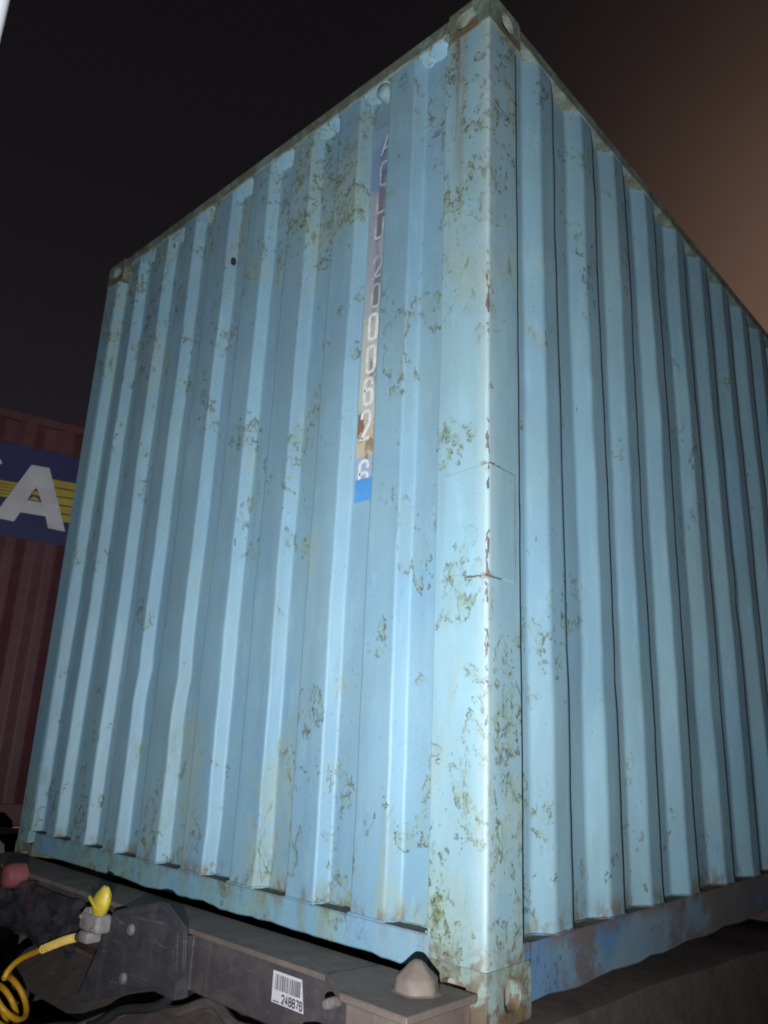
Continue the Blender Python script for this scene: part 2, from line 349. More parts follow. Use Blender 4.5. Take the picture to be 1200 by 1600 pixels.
def lathe(bm, prof, n=28, axis='Z', at=(0, 0, 0)):
    rings = []
    for r, h in prof:
        ring = []
        for k in range(n):
            a = 2*math.pi*k/n; c, s = r*math.cos(a), r*math.sin(a)
            p = {'Z': (c, s, h), 'Y': (c, h, s), 'X': (h, c, s)}[axis]
            ring.append(bm.verts.new(Vector(at)+Vector(p)))
        rings.append(ring)
    for a, b in zip(rings, rings[1:]):
        for k in range(n): bm.faces.new((a[k], a[(k+1) % n], b[(k+1) % n], b[k]))
    bm.faces.new(rings[0][::-1]); bm.faces.new(rings[-1])
    bmesh.ops.recalc_face_normals(bm, faces=bm.faces)
    return bm
def prism(bm, poly, off):   # polygon of 3d points extruded by vector off
    a = [bm.verts.new(Vector(p)) for p in poly]; b = [bm.verts.new(Vector(p)+Vector(off)) for p in poly]
    bm.faces.new(a); bm.faces.new(b[::-1])
    for i in range(len(a)):
        j = (i+1) % len(a); bm.faces.new((a[i], b[i], b[j], a[j]))
    bmesh.ops.recalc_face_normals(bm, faces=bm.faces)
    return bm
def rounded(poly, rads, n=4):  # fillet the corners of an open 2d polyline
    out = [poly[0]]
    for i in range(1, len(poly)-1):
        p = Vector(poly[i]); a = Vector(poly[i-1])-p; b = Vector(poly[i+1])-p
        r = rads[i] if isinstance(rads, list) else rads
        r = min(r, a.length*0.36, b.length*0.36)
        a.normalize(); b.normalize(); s, e = p+a*r, p+b*r
        if r > 0: out.append(tuple(s+a*min(r*0.35, 0.003)))          # holding edges keep the flats flat
        for k in range(n+1):
            t = k/n; out.append(tuple((1-t)**2*s + 2*t*(1-t)*p + t*t*e))
        if r > 0: out.append(tuple(e+b*min(r*0.35, 0.003)))
    out.append(poly[-1]); return out

# ------------------------------------------------------------------ the setting
g = bmesh.new(); grid(g, [[(-400, -400, -1.2), (400, -400, -1.2)], [(-400, 400, -1.2), (400, 400, -1.2)]])
obj('ground', g, M_ground, kind='structure')

# ------------------------------------------------------------------ the blue shipping container
WD, LN, H = 2.438, 6.058, 2.896
box_root = thing('shipping_container', 'weathered light blue corrugated shipping container streaked with green grime, standing on the trailer', 'shipping container')
def dent(p, c, rad, amp):
    d2 = sum(((p[i]-c[i])/rad[i])**2 for i in range(3)); return amp*math.exp(-d2)

def end_sheet(yflip=False):
    starts = [-2.327, -2.115, -1.860, -1.627, -1.353, -1.092, -0.831, -0.570, -0.310]
    ends = [-2.186, -1.975, -1.722, -1.484, -1.208, -0.946, -0.686, -0.428, -0.1705]
    D = 0.043
    pts = [(-2.345, 0.0)]; rr = [0]
    for a, b in zip(starts, ends):
        pts += [(a, 0), (a+0.019, D), (b-0.019, D), (b, 0)]; rr += [0.007]*4
    pts[-1] = (ends[-1]+0.006, 0.004)
    pts.append((-0.165, 0.004)); rr.append(0)
    prof = rounded(pts, rr, 4)
    z0, z1, nz = 0.134, 2.838, 90
    rows = []
    dents = [((-1.60, 0.79), (0.05, 0.05), 0.016), ((-1.34, 0.76), (0.05, 0.06), 0.017), ((-1.60, 0.66), (0.06, 0.10), -0.010), ((-1.33, 0.60), (0.05, 0.09), -0.008),
             ((-1.35, 2.35), (0.10, 0.18), 0.008), ((-0.82, 0.25), (0.09, 0.12), 0.010), ((-1.10, 0.30), (0.06, 0.08), 0.012), ((-2.0, 1.3), (0.3, 0.5), 0.010), ((-0.55, 2.1), (0.12, 0.25), 0.008)]
    for k in range(nz+1):
        z = z0+(z1-z0)*k/nz; row = []
        for x, y in prof:
            q = 0.0042*noise.noise((x*1.7, 3.1, z*1.5)) + 0.0022*noise.noise((x*7, 1.2, z*5)) + 0.0009*noise.noise((x*22, 8, z*16))
            wx = 0.0022*noise.noise((x*2.2, 9.4, z*2.8)) + 0.0013*noise.noise((x*9, 5.0, z*9))
            for (cx, cz), (rx, rz), am in dents:
                e = math.exp(-((x-cx)/rx)**2-((z-cz)/rz)**2); q += am*0.28*e; wx += am*0.16*e
            fade = min(1.0, (z-z0)/0.05, (z1-z)/0.05) if k not in (0, nz) else 0.0
            ex = 1.0 if -2.33 < x < -0.18 else 0.0
            flare = 0.004*max(0.0, 1-(z-z0)/0.03)*noise.noise((x*13, 2, 7))
            row.append((x+wx*max(0, fade)*ex, y+0.0012+q*max(0.0, fade)*ex+abs(flare)*ex*0.5, z))
        rows.append(row)
    return grid(bmesh.new(), rows)
obj('end_wall', end_sheet(), M_end, box_root, True)

Bs = [0.302, 0.593, 0.855, 1.138, 1.463, 1.746, 2.027]
while Bs[-1]+0.283 < LN-0.30: Bs.append(Bs[-1]+0.283)
rs = random.Random(11)
SD = [(0.50, 0.45, 0.06, 0.25, 0.007)]+[(rs.uniform(0.3, 4.5), rs.uniform(0.3, 2.5), rs.uniform(0.05, 0.14), rs.uniform(0.06, 0.30), rs.choice((-1, 1))*rs.uniform(0.003, 0.009)) for _ in range(26)]
def side_sheet():
    D = 0.037
    pts = [(0.140, D), ]; rr = [0]
    for b in Bs:
        pts += [(b-0.062, D), (b, 0), (b+0.080, 0), (b+0.144, D)]; rr += [0.008]*4
    pts.append((LN-0.13, D)); rr.append(0)
    prof = rounded(pts, rr, 3)
    z0, z1, nz = 0.122, 2.838, 64
    rows = []
    for k in range(nz+1):
        z = z0+(z1-z0)*k/nz; row = []
        for y, d in prof:
            q = 0.004*noise.noise((7.7, y*1.5, z*1.4)) + 0.002*noise.noise((1.2, y*6, z*5)) + 0.0008*noise.noise((8, y*20, z*15))
            wy = 0.004*noise.noise((4.4, y*2.0, z*2.4)) + 0.002*noise.noise((2.0, y*8, z*8))
            e = math.exp(-((y-1.45)/0.10)**2-((z-0.75)/0.12)**2); q += 0.012*e; wy += 0.012*e
            for cy, cz, ry, rz, am in SD:
                e = math.exp(-((y-cy)/ry)**2-((z-cz)/rz)**2); q += am*e; wy += 0.8*am*e
            fade = min(1.0, (z-z0)/0.05, (z1-z)/0.05) if k not in (0, nz) else 0.0
            ex = 1.0 if 0.2 < y < LN-0.2 else 0.0
            row.append((-0.0012-d-q*max(0, fade)*ex, y+wy*max(0, fade)*ex, z))
        rows.append(row)
    return grid(bmesh.new(), rows)
sw = obj('side_wall', side_sheet(), M_side, box_root, True)
far = copy_part(sw, box_root); far.scale = (-1, 1, 1); far.location = (-WD, 0, 0)
obj('rear_door', B((-WD+0.10, LN-0.06, 0.14), (-0.10, LN-0.02, 2.83), 0.006), M_side, box_root)
obj('roof', B((-WD+0.05, 0.04, 2.862), (-0.05, LN-0.04, 2.884)), M_side, box_root)
obj('floor', B((-WD+0.06, 0.10, 0.09), (-0.06, LN-0.06, 0.115)), M_chassis, box_root)

def post_bm():          # near corner post: folded plate with a rounded outer edge
    path = [(-0.1705, 0.046), (-0.1705, 0.0), (0.0, 0.0), (0.0, 0.150), (-0.044, 0.150)]
    prof = rounded(path, [0, 0.004, 0.011, 0.004, 0], 5)
    # extra columns across both faces
    full = []
    for a, b in zip(prof, prof[1:]):
        L = (Vector(b)-Vector(a)).length; k = max(1, int(L/0.02))
        full += [tuple(Vector(a).lerp(Vector(b), i/k)) for i in range(k)]
    full.append(prof[-1])
    rows = []
    for k in range(121):
        z = 0.085+(2.782-0.085)*k/120; row = []
        for x, y in full:
            q = 0.0016*noise.noise((x*5, y*5, z*3.0)) + 0.0012*noise.noise((x*14+3, y*14, z*11))
            ed = math.exp(-((abs(x)+abs(y))/0.03)**2)
            q += ed*(0.0016*noise.noise((1, 2, z*17)) + 0.0014*noise.noise((5, 2, z*48)))
            row.append((x-q*(1 if abs(x) < 0.02 else 0.0), y+q*(1 if abs(y) < 0.02 else 0), z))
        rows.append(row)
    return grid(bmesh.new(), rows)
post = obj('corner_post', post_bm(), M_post, box_root, True)

def repair_bm():
    t = 0.0042; zt, zb = 1.276, 0.974
    path = [(-0.143, 0.0005), (-0.141, -t), (0.0+t, -t), (0.0+t, 0.121), (-0.0005, 0.123)]
    prof = rounded(path, [0, 0.0012, 0.013, 0.0012, 0], 5)
    rows = []
    for z, sh in ((zb, 1), (zb+0.003, 0), (zb+0.1, 0), (zb+0.2, 0), (zt-0.003, 0), (zt, 1)):
        rows.append([(x-(t+0.001 if sh and x > 0 else 0), y+(t+0.001 if sh and y < 0 else 0), z+0.004*noise.noise((x*20, y*20, 3)) - (0.010*max(0, (-x-0.10)/0.04) if z > 1.2 else -0.012*max(0, (-x-0.10)/0.04))) for x, y in prof])
    return grid(bmesh.new(), rows)
rp = obj('repair_plate', repair_bm(), M_post, post, True); rp['label'] = 'folded repair plate welded round the corner post'
def jit(p, a=0.0015): return (p[0]+random.uniform(-a, a)*0.3, p[1]+random.uniform(-a, a)*0.3, p[2]+random.uniform(-a, a))
def seam(pts, rad):
    for i in range(len(pts)-1):
        a, b = Vector(pts[i]), Vector(pts[i+1]); n = max(2, int((b-a).length/0.006))
        run = [jit(a.lerp(b, k/n)) for k in range(n+1)]
        cut = 0
        while cut < n:                      # the bead shows in broken runs
            ln = random.randint(4, 14)
            if random.random() < 0.6 and cut+ln <= n: obj('weld_bead', tube(bmesh.new(), run[cut:cut+ln+1], lambda t: rad*(0.6+0.6*random.random()), 5), M_weld, post, True)
            cut += ln
seam([(-0.130, -0.0042, 1.268), (-0.06, -0.0042, 1.278), (0.0, -0.0042, 1.277), (0.0022, 0.004, 1.277), (0.0012, 0.122, 1.273)], 0.0024)
seam([(-0.142, -0.0042, 0.984), (-0.06, -0.0042, 0.974), (0.0, -0.0042, 0.973), (0.0022, 0.004, 0.973), (0.0012, 0.122, 0.973)], 0.0022)
seam([(0.0012, 0.1235, 1.272), (0.0012, 0.1235, 0.974)], 0.0022)
# gap lines where the sheets are welded to the post
def lpost(sx, x0, y0, sy, w):
    bm = bmesh.new()
    prism(bm, [(x0, y0, 0.085), (x0+sx*w, y0, 0.085), (x0+sx*w, y0+sy*0.046, 0.085), (x0+sx*0.046, y0+sy*0.046, 0.085), (x0+sx*0.046, y0+sy*0.150, 0.085), (x0, y0+sy*0.150, 0.085)], (0, 0, 2.697))
    return bm
obj('corner_post', lpost(1, -WD, 0, 1, 0.098), M_end, box_root)
obj('corner_post', lpost(-1, 0, LN, -1, 0.17), M_side, box_root)
obj('corner_post', lpost(1, -WD, LN, -1, 0.17), M_side, box_root)

def holed_plate(bm, w, h, hx, hz, hw, hh, t, M, round_k=1.0):
    """plate in the local x-z plane facing -y, with an oval hole and an inner wall t deep; M places it"""
    N = 32; outer, inner, back = [], [], []
    for k in range(N):
        a = 2*math.pi*(k+0.5)/N; c, s = math.cos(a), math.sin(a)
        p = 2.6; den = (abs(c)**p+abs(s)**p)**(1/p)
        ix, iz = hx+hw/2*c/den, hz+hh/2*s/den
        # ray from hole centre to the border
        tx = ((w/2-hx) if c > 0 else (w/2+hx))/max(1e-6, abs(c)); tz = ((h/2-hz) if s > 0 else (h/2+hz))/max(1e-6, abs(s))
        q = min(tx, tz)
        outer.append((hx+c*q, 0, hz+s*q)); inner.append((ix, 0, iz)); back.append((hx+(ix-hx)*0.96, t, hz+(iz-hz)*0.96))
    mid = [(hx+(i[0]-hx)*1.06, -0.0, hz+(i[2]-hz)*1.06) for i in inner]
    inner = [(i[0], 0.003, i[2]) for i in inner]
    V = [[bm.verts.new(M @ Vector(p)) for p in L] for L in (outer, mid, inner, back)]
    for a, b in zip(V, V[1:]):
        for k in range(N): bm.faces.new((a[k], b[k], b[(k+1) % N], a[(k+1) % N]))
    # corners of the rectangle
    cs = {}
    for sx in (-1, 1):
        for sz in (-1, 1):
            cv = bm.verts.new(M @ Vector((sx*w/2, 0, sz*h/2)))
            for k in range(N):
                a, b = outer[k], outer[(k+1) % N]
                on = lambda p: (abs(p[0]-sx*w/2) < 1e-6, abs(p[2]-sz*h/2) < 1e-6)
                if (on(a)[0] and on(b)[1]) or (on(a)[1] and on(b)[0]): bm.faces.new((V[0][k], V[0][(k+1) % N], cv))
def casting_bm():       # near-right corner: end face -y, side face +x, origin at the outer bottom corner
    bm = bmesh.new(); e = 0.003; h = 0.118
    Mend = Matrix.Translation((-0.081+e, -e, h/2))
    holed_plate(bm, 0.162, h, -0.008-e, -0.001, 0.079, 0.063, 0.028, Mend)
    Mside = Matrix.Translation((e, 0.089-e, h/2)) @ Matrix.Rotation(R(90), 4, 'Z')
    holed_plate(bm, 0.178, h, 0.012, -0.001, 0.066, 0.066, 0.028, Mside)
    def quad(*p): bm.faces.new([bm.verts.new(Vector(q)) for q in p])
    x0, x1, y0, y1 = e-0.162, e, -e, 0.178-e
    quad((x0, y0, h), (x1, y0, h), (x1, y1, h), (x0, y1, h)); quad((x0, y1, 0), (x1, y1, 0), (x1, y0, 0), (x0, y0, 0))
    quad((x0, y1, 0), (x0, y0, 0), (x0, y0, h), (x0, y1, h)); quad((x1, y1, 0), (x0, y1, 0), (x0, y1, h), (x1, y1, h))
    bmesh.ops.remove_doubles(bm, verts=bm.verts, dist=0.0004)
    bmesh.ops.recalc_face_normals(bm, faces=bm.faces)
    es = [ed for ed in bm.edges if len(ed.link_faces) == 2 and ed.calc_face_angle(0) > 1.2 and all(min(abs(v.co.x-x1), abs(v.co.x-x0)) < 2e-3 and min(abs(v.co.y-y0), abs(v.co.y-y1)) < 2e-3 or min(abs(v.co.z), abs(v.co.z-h)) < 1e-4 for v in ed.verts)]
    bmesh.ops.bevel(bm, geom=es, offset=0.006, segments=3, affect='EDGES')
    return bm
def cavity_bm():
    bm = bmesh.new(); box(bm, (-0.133, 0.0255, 0.016), (-0.0255, 0.148, 0.102))
    bmesh.ops.reverse_faces(bm, faces=bm.faces); return bm
cast = obj('corner_casting', casting_bm(), M_cast, box_root); cast.location = (0, 0, 2.784)
cav = obj('casting_cavity', cavity_bm(), M_inside, cast)
low_cast = cast.data.copy(); low_cast.materials[0] = M_castr
def place_cast(z, mx, my):
    c = copy_part(cast, box_root)
    if z < 0:
        c.data = low_cast
    c.location = (-WD if mx else 0, LN if my else 0, z); c.scale = (-1 if mx else 1, -1 if my else 1, 1)
    return c
for z in (2.784, -0.030):
    for mx in (0, 1):
        for my in (0, 1):
            if z > 1 and not mx and not my: continue
            place_cast(z, mx, my)

obj('rail_gusset', B((-0.03, 0.1485, 0.086), (-0.001, 0.181, 0.124), 0.002), M_srail, box_root)
# rails
def rail_bm(a, b, wob=0.0, axis=0, bev=0.004):
    """box rail split along its length so its edges are not ruler-straight"""
    bm = bmesh.new(); n = 70
    rows = []
    ya, yb = (a[1], b[1]) if axis == 0 else (a[0], b[0])
    for k in range(n+1):
        s = a[axis]+(b[axis]-a[axis])*k/n
        w = wob*noise.noise((s*6, 4, 1))+wob*0.6*noise.noise((s*21, 4, 5)); w2 = wob*0.8*noise.noise((s*5, 9, 1))
        ring = [(ya, a[2]+w), (yb, a[2]+w), (yb, b[2]), (ya, b[2]+w2*0.4)]
        ring = [(ya+w2*0.5, a[2]+w+bev), (ya+w2*0.5+math.copysign(bev, yb-ya), a[2]+w), (yb, a[2]+w), (yb, b[2]), (ya+math.copysign(bev, yb-ya), b[2]+w2*0.3), (ya+w2*0.3, b[2]-bev+w2*0.3)]
        rows.append([((s, q, z) if axis == 0 else (q, s, z)) for q, z in ring+ring[:1]])
    grid(bm, rows); bmesh.ops.remove_doubles(bm, verts=bm.verts, dist=1e-5)
    bmesh.ops.recalc_face_normals(bm, faces=bm.faces)
    return bm
obj('bottom_rail', rail_bm((-WD+0.1635, -0.001, 0.060), (-0.1635, 0.12, 0.134), 0.007), M_rail, box_root)
obj('bottom_rail', rail_bm((0.001, 0.1785, -0.006), (-0.10, LN-0.18, 0.122), 0.011, 1), M_srail, box_root)
obj('bottom_rail', rail_bm((-WD, 0.1785, 0.0), (-WD+0.10, LN-0.18, 0.122), 0.003, 1), M_srail, box_root)
obj('top_rail', rail_bm((-WD+0.1635, -0.002, 2.836), (-0.1635, 0.07, 2.890), 0.007), M_cast, box_root)
obj('top_rail', rail_bm((0.001, 0.1785, 2.836), (-0.07, LN-0.18, 2.890), 0.007, 1), M_cast, box_root)
obj('top_rail', rail_bm((-WD, 0.1785, 2.836), (-WD+0.07, LN-0.18, 2.890), 0.003, 1), M_cast, box_root)
# thin lip folded over the rail above each recess, with the caulk left on it
for i, (a, b) in enumerate(zip([-2.115, -1.860, -1.627, -1.353, -1.092, -0.831, -0.570, -0.310], [-1.975, -1.722, -1.484, -1.208, -0.946, -0.686, -0.428, -0.1705])):
    bm = bmesh.new(); rows = []
    for k in range(9):
        t = k/8; x = a+0.012+(b-a-0.024)*t; d = 0.020*math.sin(math.pi*min(1, max(0, t)))**0.6*(0.75+0.9*noise.noise((x*38, i*2.3, 1)))
        rows.append([(x, 0.001, 2.8355), (x, 0.006+0.3*d, 2.829-0.25*d), (x, 0.044, 2.820-d)])
    o = obj('caulk_fillet', grid(bm, rows), M_end, box_root, True)
M_ledge_shade = plain('ledge_dirt_shade', (0.105, 0.125, 0.105), (0.085, 0.085, 0.055), 0.95, scale=30, bump=0.6)  # dark dirt colour that also paints the shade on the recess ledges
def ledge(pairs, ax, zb, depth):
    for a, b in pairs:
        rows = []
        for k in range(9):
            s_ = a+0.004+(b-a-0.008)*k/8; w_ = 0.6+0.5*noise.noise((s_*20, 4, 1)); e_ = 1.0 if 0 < k < 8 else 0.3
            row = []
            for q, hz in ((0.002, 0.0012), (depth*0.5, 0.002*w_*e_), (depth+0.002, 0.006*w_*e_)):
                row.append((s_, q, zb+hz) if ax == 0 else (-q, s_, zb+hz))
            rows.append(row)
        obj('dirt_and_shade', grid(bmesh.new(), rows), M_ledge_shade, box_root, True)
ledge(zip([-2.327, -2.115, -1.860, -1.627, -1.353, -1.092, -0.831, -0.570, -0.310], [-2.186, -1.975, -1.722, -1.484, -1.208, -0.946, -0.686, -0.428, -0.1735]), 0, 0.134, 0.043)
ledge([(0.152, 0.29)]+[(b+0.085, c-0.005) for b, c in zip(Bs, Bs[1:9])], 1, 0.122, 0.037)
foot = [(-2.345, -0.001)]
for a, b in zip([-2.327, -2.115, -1.860, -1.627, -1.353, -1.092, -0.831, -0.570, -0.310], [-2.186, -1.975, -1.722, -1.484, -1.208, -0.946, -0.686, -0.428, -0.1745]):
    foot += [(a, -0.001), (a+0.019, 0.042), (b-0.019, 0.042), (b, -0.001)]
run_ = []
for a, b in zip(foot, foot[1:]):
    n_ = max(1, int((Vector(b)-Vector(a)).length/0.009))
    for k in range(n_):
        x, y = Vector(a).lerp(Vector(b), k/n_); run_.append((x, y, 0.1365+random.uniform(-0.0012, 0.0012)))
obj('weld_bead', tube(bmesh.new(), run_, lambda t: 0.0034*(0.55+0.8*random.random()), 6), M_rail, box_root, True)
foot = [(-0.036, 0.152)]
for b in Bs: foot += [(-0.036, b-0.062), (0.001, b), (0.001, b+0.080), (-0.036, b+0.144)]
run_ = []
for a, b in zip(foot, foot[1:]):
    n_ = max(1, int((Vector(b)-Vector(a)).length/0.012))
    for k in range(n_):
        x, y = Vector(a).lerp(Vector(b), k/n_); run_.append((x, y, 0.1245+random.uniform(-0.0012, 0.0012)))
obj('weld_bead', tube(bmesh.new(), run_, lambda t: 0.0034*(0.55+0.8*random.random()), 6), M_srail, box_root, True)
# round vent on the end wall just under the header
v = bmesh.new(); lathe(v, [(0.0, 0.0), (0.020, 0.001), (0.026, 0.006), (0.030, 0.012), (0.030, 0.045), (0.0, 0.045)], 24, 'Y', (-0.468, -0.003, 2.806))
obj('vent_cap', v, M_end, box_root, True)
# dark plate painting the shade inside a small torn hole in a rib
hb = bmesh.new(); poly = [(-1.331, 2.492), (-1.322, 2.500), (-1.315, 2.488), (-1.312, 2.462), (-1.319, 2.448), (-1.329, 2.455), (-1.333, 2.474)]
prism(hb, [(-1.322+(x+1.322)*0.75, 0.0195+0.9*0.75*(x+1.322), 2.475+(z-2.475)*0.75) for x, z in poly], (0, 0.004, 0)); obj('torn_hole_shade', hb, M_hole_shade, box_root)

# number strip in its recess
sx0, sx1, sy = -0.5335, -0.452, 0.0365
sbm = bmesh.new(); rows = []
for k in range(41):
    z = 1.275+(2.68-1.275)*k/40
    rows.append([(sx0+0.0015*noise.noise((1, 1, z*9)), sy+0.006, z), (sx0+0.001, sy, z), (sx1, sy, z), (sx1, sy+0.006, z)])
strip = obj('number_strip', grid(sbm, rows), M_strip, box_root); strip['label'] = 'patchy strip in a recess carrying the vertical container number'
GL = {
 'A': [[(0, 0), (0.42, 1), (0.58, 1), (1, 0)], [(0.17, 0.34), (0.83, 0.34)]],
 'C': [[(1, 0.76), (0.95, 0.93), (0.75, 1), (0.25, 1), (0.05, 0.93), (0, 0.8), (0, 0.2), (0.05, 0.07), (0.25, 0), (0.75, 0), (0.95, 0.07), (1, 0.24)]],
 'L': [[(0, 1), (0, 0), (1, 0)]],
 'U': [[(0, 1), (0, 0.18), (0.06, 0.06), (0.25, 0), (0.75, 0), (0.94, 0.06), (1, 0.18), (1, 1)]],
 '0': [[(0.28, 0), (0.06, 0.05), (0, 0.16), (0, 0.84), (0.06, 0.95), (0.28, 1), (0.72, 1), (0.94, 0.95), (1, 0.84), (1, 0.16), (0.94, 0.05), (0.72, 0), (0.28, 0)]],
 '6': [[(1, 0.74), (0.96, 0.92), (0.72, 1), (0.28, 1), (0.04, 0.92), (0, 0.8), (0, 0.16), (0.06, 0.05), (0.28, 0), (0.72, 0), (0.94, 0.05), (1, 0.16), (1, 0.42), (0.94, 0.53), (0.72, 0.58), (0.28, 0.58), (0.04, 0.52)]],
 '2': [[(0, 0.74), (0.05, 0.93), (0.28, 1), (0.72, 1), (0.95, 0.92), (1, 0.8), (1, 0.66), (0.9, 0.52), (0.05, 0.02), (0, 0), (1, 0)]],
 '4': [[(0.72, 0), (0.72, 1), (0, 0.3), (1, 0.3)]],
 '8': [[(0.3, 0.53), (0.06, 0.6), (0.03, 0.72), (0.03, 0.86), (0.12, 0.96), (0.3, 1), (0.7, 1), (0.88, 0.96), (0.97, 0.86), (0.97, 0.72), (0.94, 0.6), (0.7, 0.53), (0.3, 0.53), (0.06, 0.45), (0, 0.32), (0, 0.16), (0.08, 0.05), (0.3, 0), (0.7, 0), (0.92, 0.05), (1, 0.16), (1, 0.32), (0.94, 0.45), (0.7, 0.53)]],
 '7': [[(0, 1), (1, 1), (0.35, 0)]],
}
def glyph(bm, ch, x, z, w, h, th, y, clip=None):
    """flat strokes of one character in the x-z plane, facing -y"""
    for li, line in enumerate(GL[ch]):
        p = [Vector((x+a*w, z+b*h)) for a, b in line]
        L, Rr = [], []
        closed = (p[0]-p[-1]).length < 1e-6
        for i, q in enumerate(p):
            d1 = (q-p[i-1]).normalized() if i > 0 else ((q-p[-2]).normalized() if closed else None)
            d2 = (p[i+1]-q).normalized() if i < len(p)-1 else ((p[1]-q).normalized() if closed else None)
            if d1 is None: d1 = d2
            if d2 is None: d2 = d1
            n1 = Vector((-d1.y, d1.x)); n2 = Vector((-d2.y, d2.x)); m = (n1+n2)
            m = m.normalized() if m.length > 0.2 else n1
            s = th/2/max(0.5, m.dot(n1)); L.append(q+m*s); Rr.append(q-m*s)
        yy = y-0.0002*li
        if clip is not None:
            L = [Vector((a.x, max(a.y, clip))) for a in L]; Rr = [Vector((a.x, max(a.y, clip))) for a in Rr]
        vs = [(bm.verts.new((a.x, yy, a.y)), bm.verts.new((b.x, yy, b.y))) for a, b in zip(L, Rr)]
        for a, b in zip(vs, vs[1:]):
            try: bm.faces.new((a[0], b[0], b[1], a[1]))
            except ValueError: pass
    return bm
chars = [('A', 2.633, 2.544, -0.488, 0.066), ('C', 2.523, 2.414, -0.486, 0.042), ('L', 2.396, 2.305, -0.494, 0.040), ('U', 2.291, 2.203, -0.498, 0.036),
         ('2', 2.140, 2.051, -0.497, 0.036), ('0', 2.032, 1.937, -0.498, 0.034), ('0', 1.920, 1.819, -0.503, 0.034), ('0', 1.803, 1.700, -0.505, 0.034),
         ('6', 1.688, 1.588, -0.510, 0.034), ('2', 1.575, 1.469, -0.514, 0.035), ('6', 1.405, 1.300, -0.513, 0.036)]
for ch, zt, zb_, x0, w in chars:
    bm = glyph(bmesh.new(), ch, x0, zb_+0.006, w, zt-zb_-0.012, 0.0085 if zt > 1.95 else 0.0108, sy-0.0012)
    r = bmesh.ops.extrude_face_region(bm, geom=bm.faces[:])
    for q in r['geom']:
        if isinstance(q, bmesh.types.BMVert): q.co.y += 0.0010
    bmesh.ops.recalc_face_normals(bm, faces=bm.faces)
    obj('painted_letter' if ch.isalpha() else 'painted_digit', bm, M_faded if zt > 1.95 else M_letter, strip)
tb = bmesh.new(); rows = [[(x, sy-0.0030+0.0012*noise.noise((x*60, 1, z*40)), z) for x in (-0.5275, -0.515, -0.50, -0.485, -0.47, -0.455)] for z in (1.266, 1.28, 1.30, 1.32, 1.339)]
tape = obj('tape_patch', grid(tb, rows), M_tape, box_root); tape['label'] = 'bright blue tape over the last digit'

# ------------------------------------------------------------------ trailer under the blue container
tr = thing('container_trailer', 'dusty dark steel trailer with twist lock cone and barcode sticker under the blue container', 'trailer', (0, 0, 0))
YF, ZT = -0.165, 0.043
fb = bmesh.new()
box(fb, (-2.42, YF, -0.105), (-0.20, -0.012, ZT-0.008), 0.004)
beam = obj('front_beam', fb, M_beam, tr)
bt = bmesh.new(); rows = []
for k in range(60):
    x = -2.42+(2.42-0.21)*k/59
    f = 0.004*noise.noise((x*9, 0, 0))
    rows.append([(x, YF-0.006+f, ZT-0.010), (x, YF-0.003+f, ZT+0.001), (x, YF+0.05, ZT+0.002+0.002*noise.noise((x*12, 2, 2))), (x, -0.05, ZT+0.003+0.003*noise.noise((x*10, 5, 2))), (x, -0.0105, ZT+0.002)])
obj('beam_top', grid(bt, rows), M_beamtop, beam)
ep = bmesh.new(); prism(ep, [(-0.30, -0.012, ZT-0.012), (-0.012, -0.012, ZT-0.012), (-0.016, -0.245, ZT-0.012), (-0.21, -0.240, ZT-0.012), (-0.33, YF-0.004, ZT-0.012)], (0, 0, 0.016))
bmesh.ops.bevel(ep, geom=ep.edges[:], offset=0.003, segments=1, affect='EDGES')
obj('lock_plate', ep, M_beamtop, tr)
eb = B((-0.205, -0.225, -0.12), (-0.030, -0.014, ZT-0.013), 0.004); obj('beam_end', eb, M_beamtop, tr)
def cone_bm():
    bm = bmesh.new(); rng = [(0.0, 0), (0.054, 0), (0.053, 0.010), (0.050, 0.030), (0.050, 0.037), (0.047, 0.042), (0.0325, 0.058), (0.018, 0.076), (0.010, 0.083), (0.0, 0.085)]
    rng = [(r_*0.92, h_*0.74) for r_, h_ in rng]
    lathe(bm, rng, 32)
    for v_ in bm.verts:
        k_ = 1.0+0.035*math.cos(6*math.atan2(v_.co.y, v_.co.x)+0.6); v_.co.x *= k_; v_.co.y *= k_
        n_ = noise.noise((v_.co.x*30, v_.co.y*30, v_.co.z*30))*0.003+noise.noise((v_.co.x*70, v_.co.y*70, v_.co.z*70))*0.0022; v_.co.x *= 1+n_*8; v_.co.y *= 1+n_*8
        if v_.co.z < 0.036 and v_.co.y < -0.03: v_.co.y *= 0.94
    return bm
cone = obj('twist_lock', cone_bm(), M_cone, tr, True); cone.location = (-0.113, -0.100, ZT+0.003)
c2 = copy_part(cone, tr, (-2.44, -0.100, ZT+0.003))
kb = bmesh.new()        # dirt caked round the foot of the cone
rows = []
for k in range(25):
    a = 2*math.pi*k/24; w = 0.008+0.012*noise.noise((math.cos(a)*2, math.sin(a)*2, 3))
    rows.append([(-0.113+math.cos(a)*r_, -0.100+math.sin(a)*r_*0.9, ZT+0.0045+hh) for r_, hh in ((0.043, 0.007), (0.049, 0.003), (0.049+w, 0.0))])
obj('dirt_and_shade', grid(kb, rows), M_cone, tr, True)
for (x, y, z, r_) in ((-0.245, -0.238, 0.018, 0.011),):
    bm = lathe(bmesh.new(), [(0, -0.010), (r_*0.75, -0.009), (r_, -0.003), (r_, 0.03), (0, 0.03)], 14, 'Y', (x, y, z)); obj('bolt', bm, M_bolt, tr, True)
obj('stop_block', B((-0.318, -0.255, -0.105), (-0.262, -0.20, -0.044), 0.006), M_alu, tr)

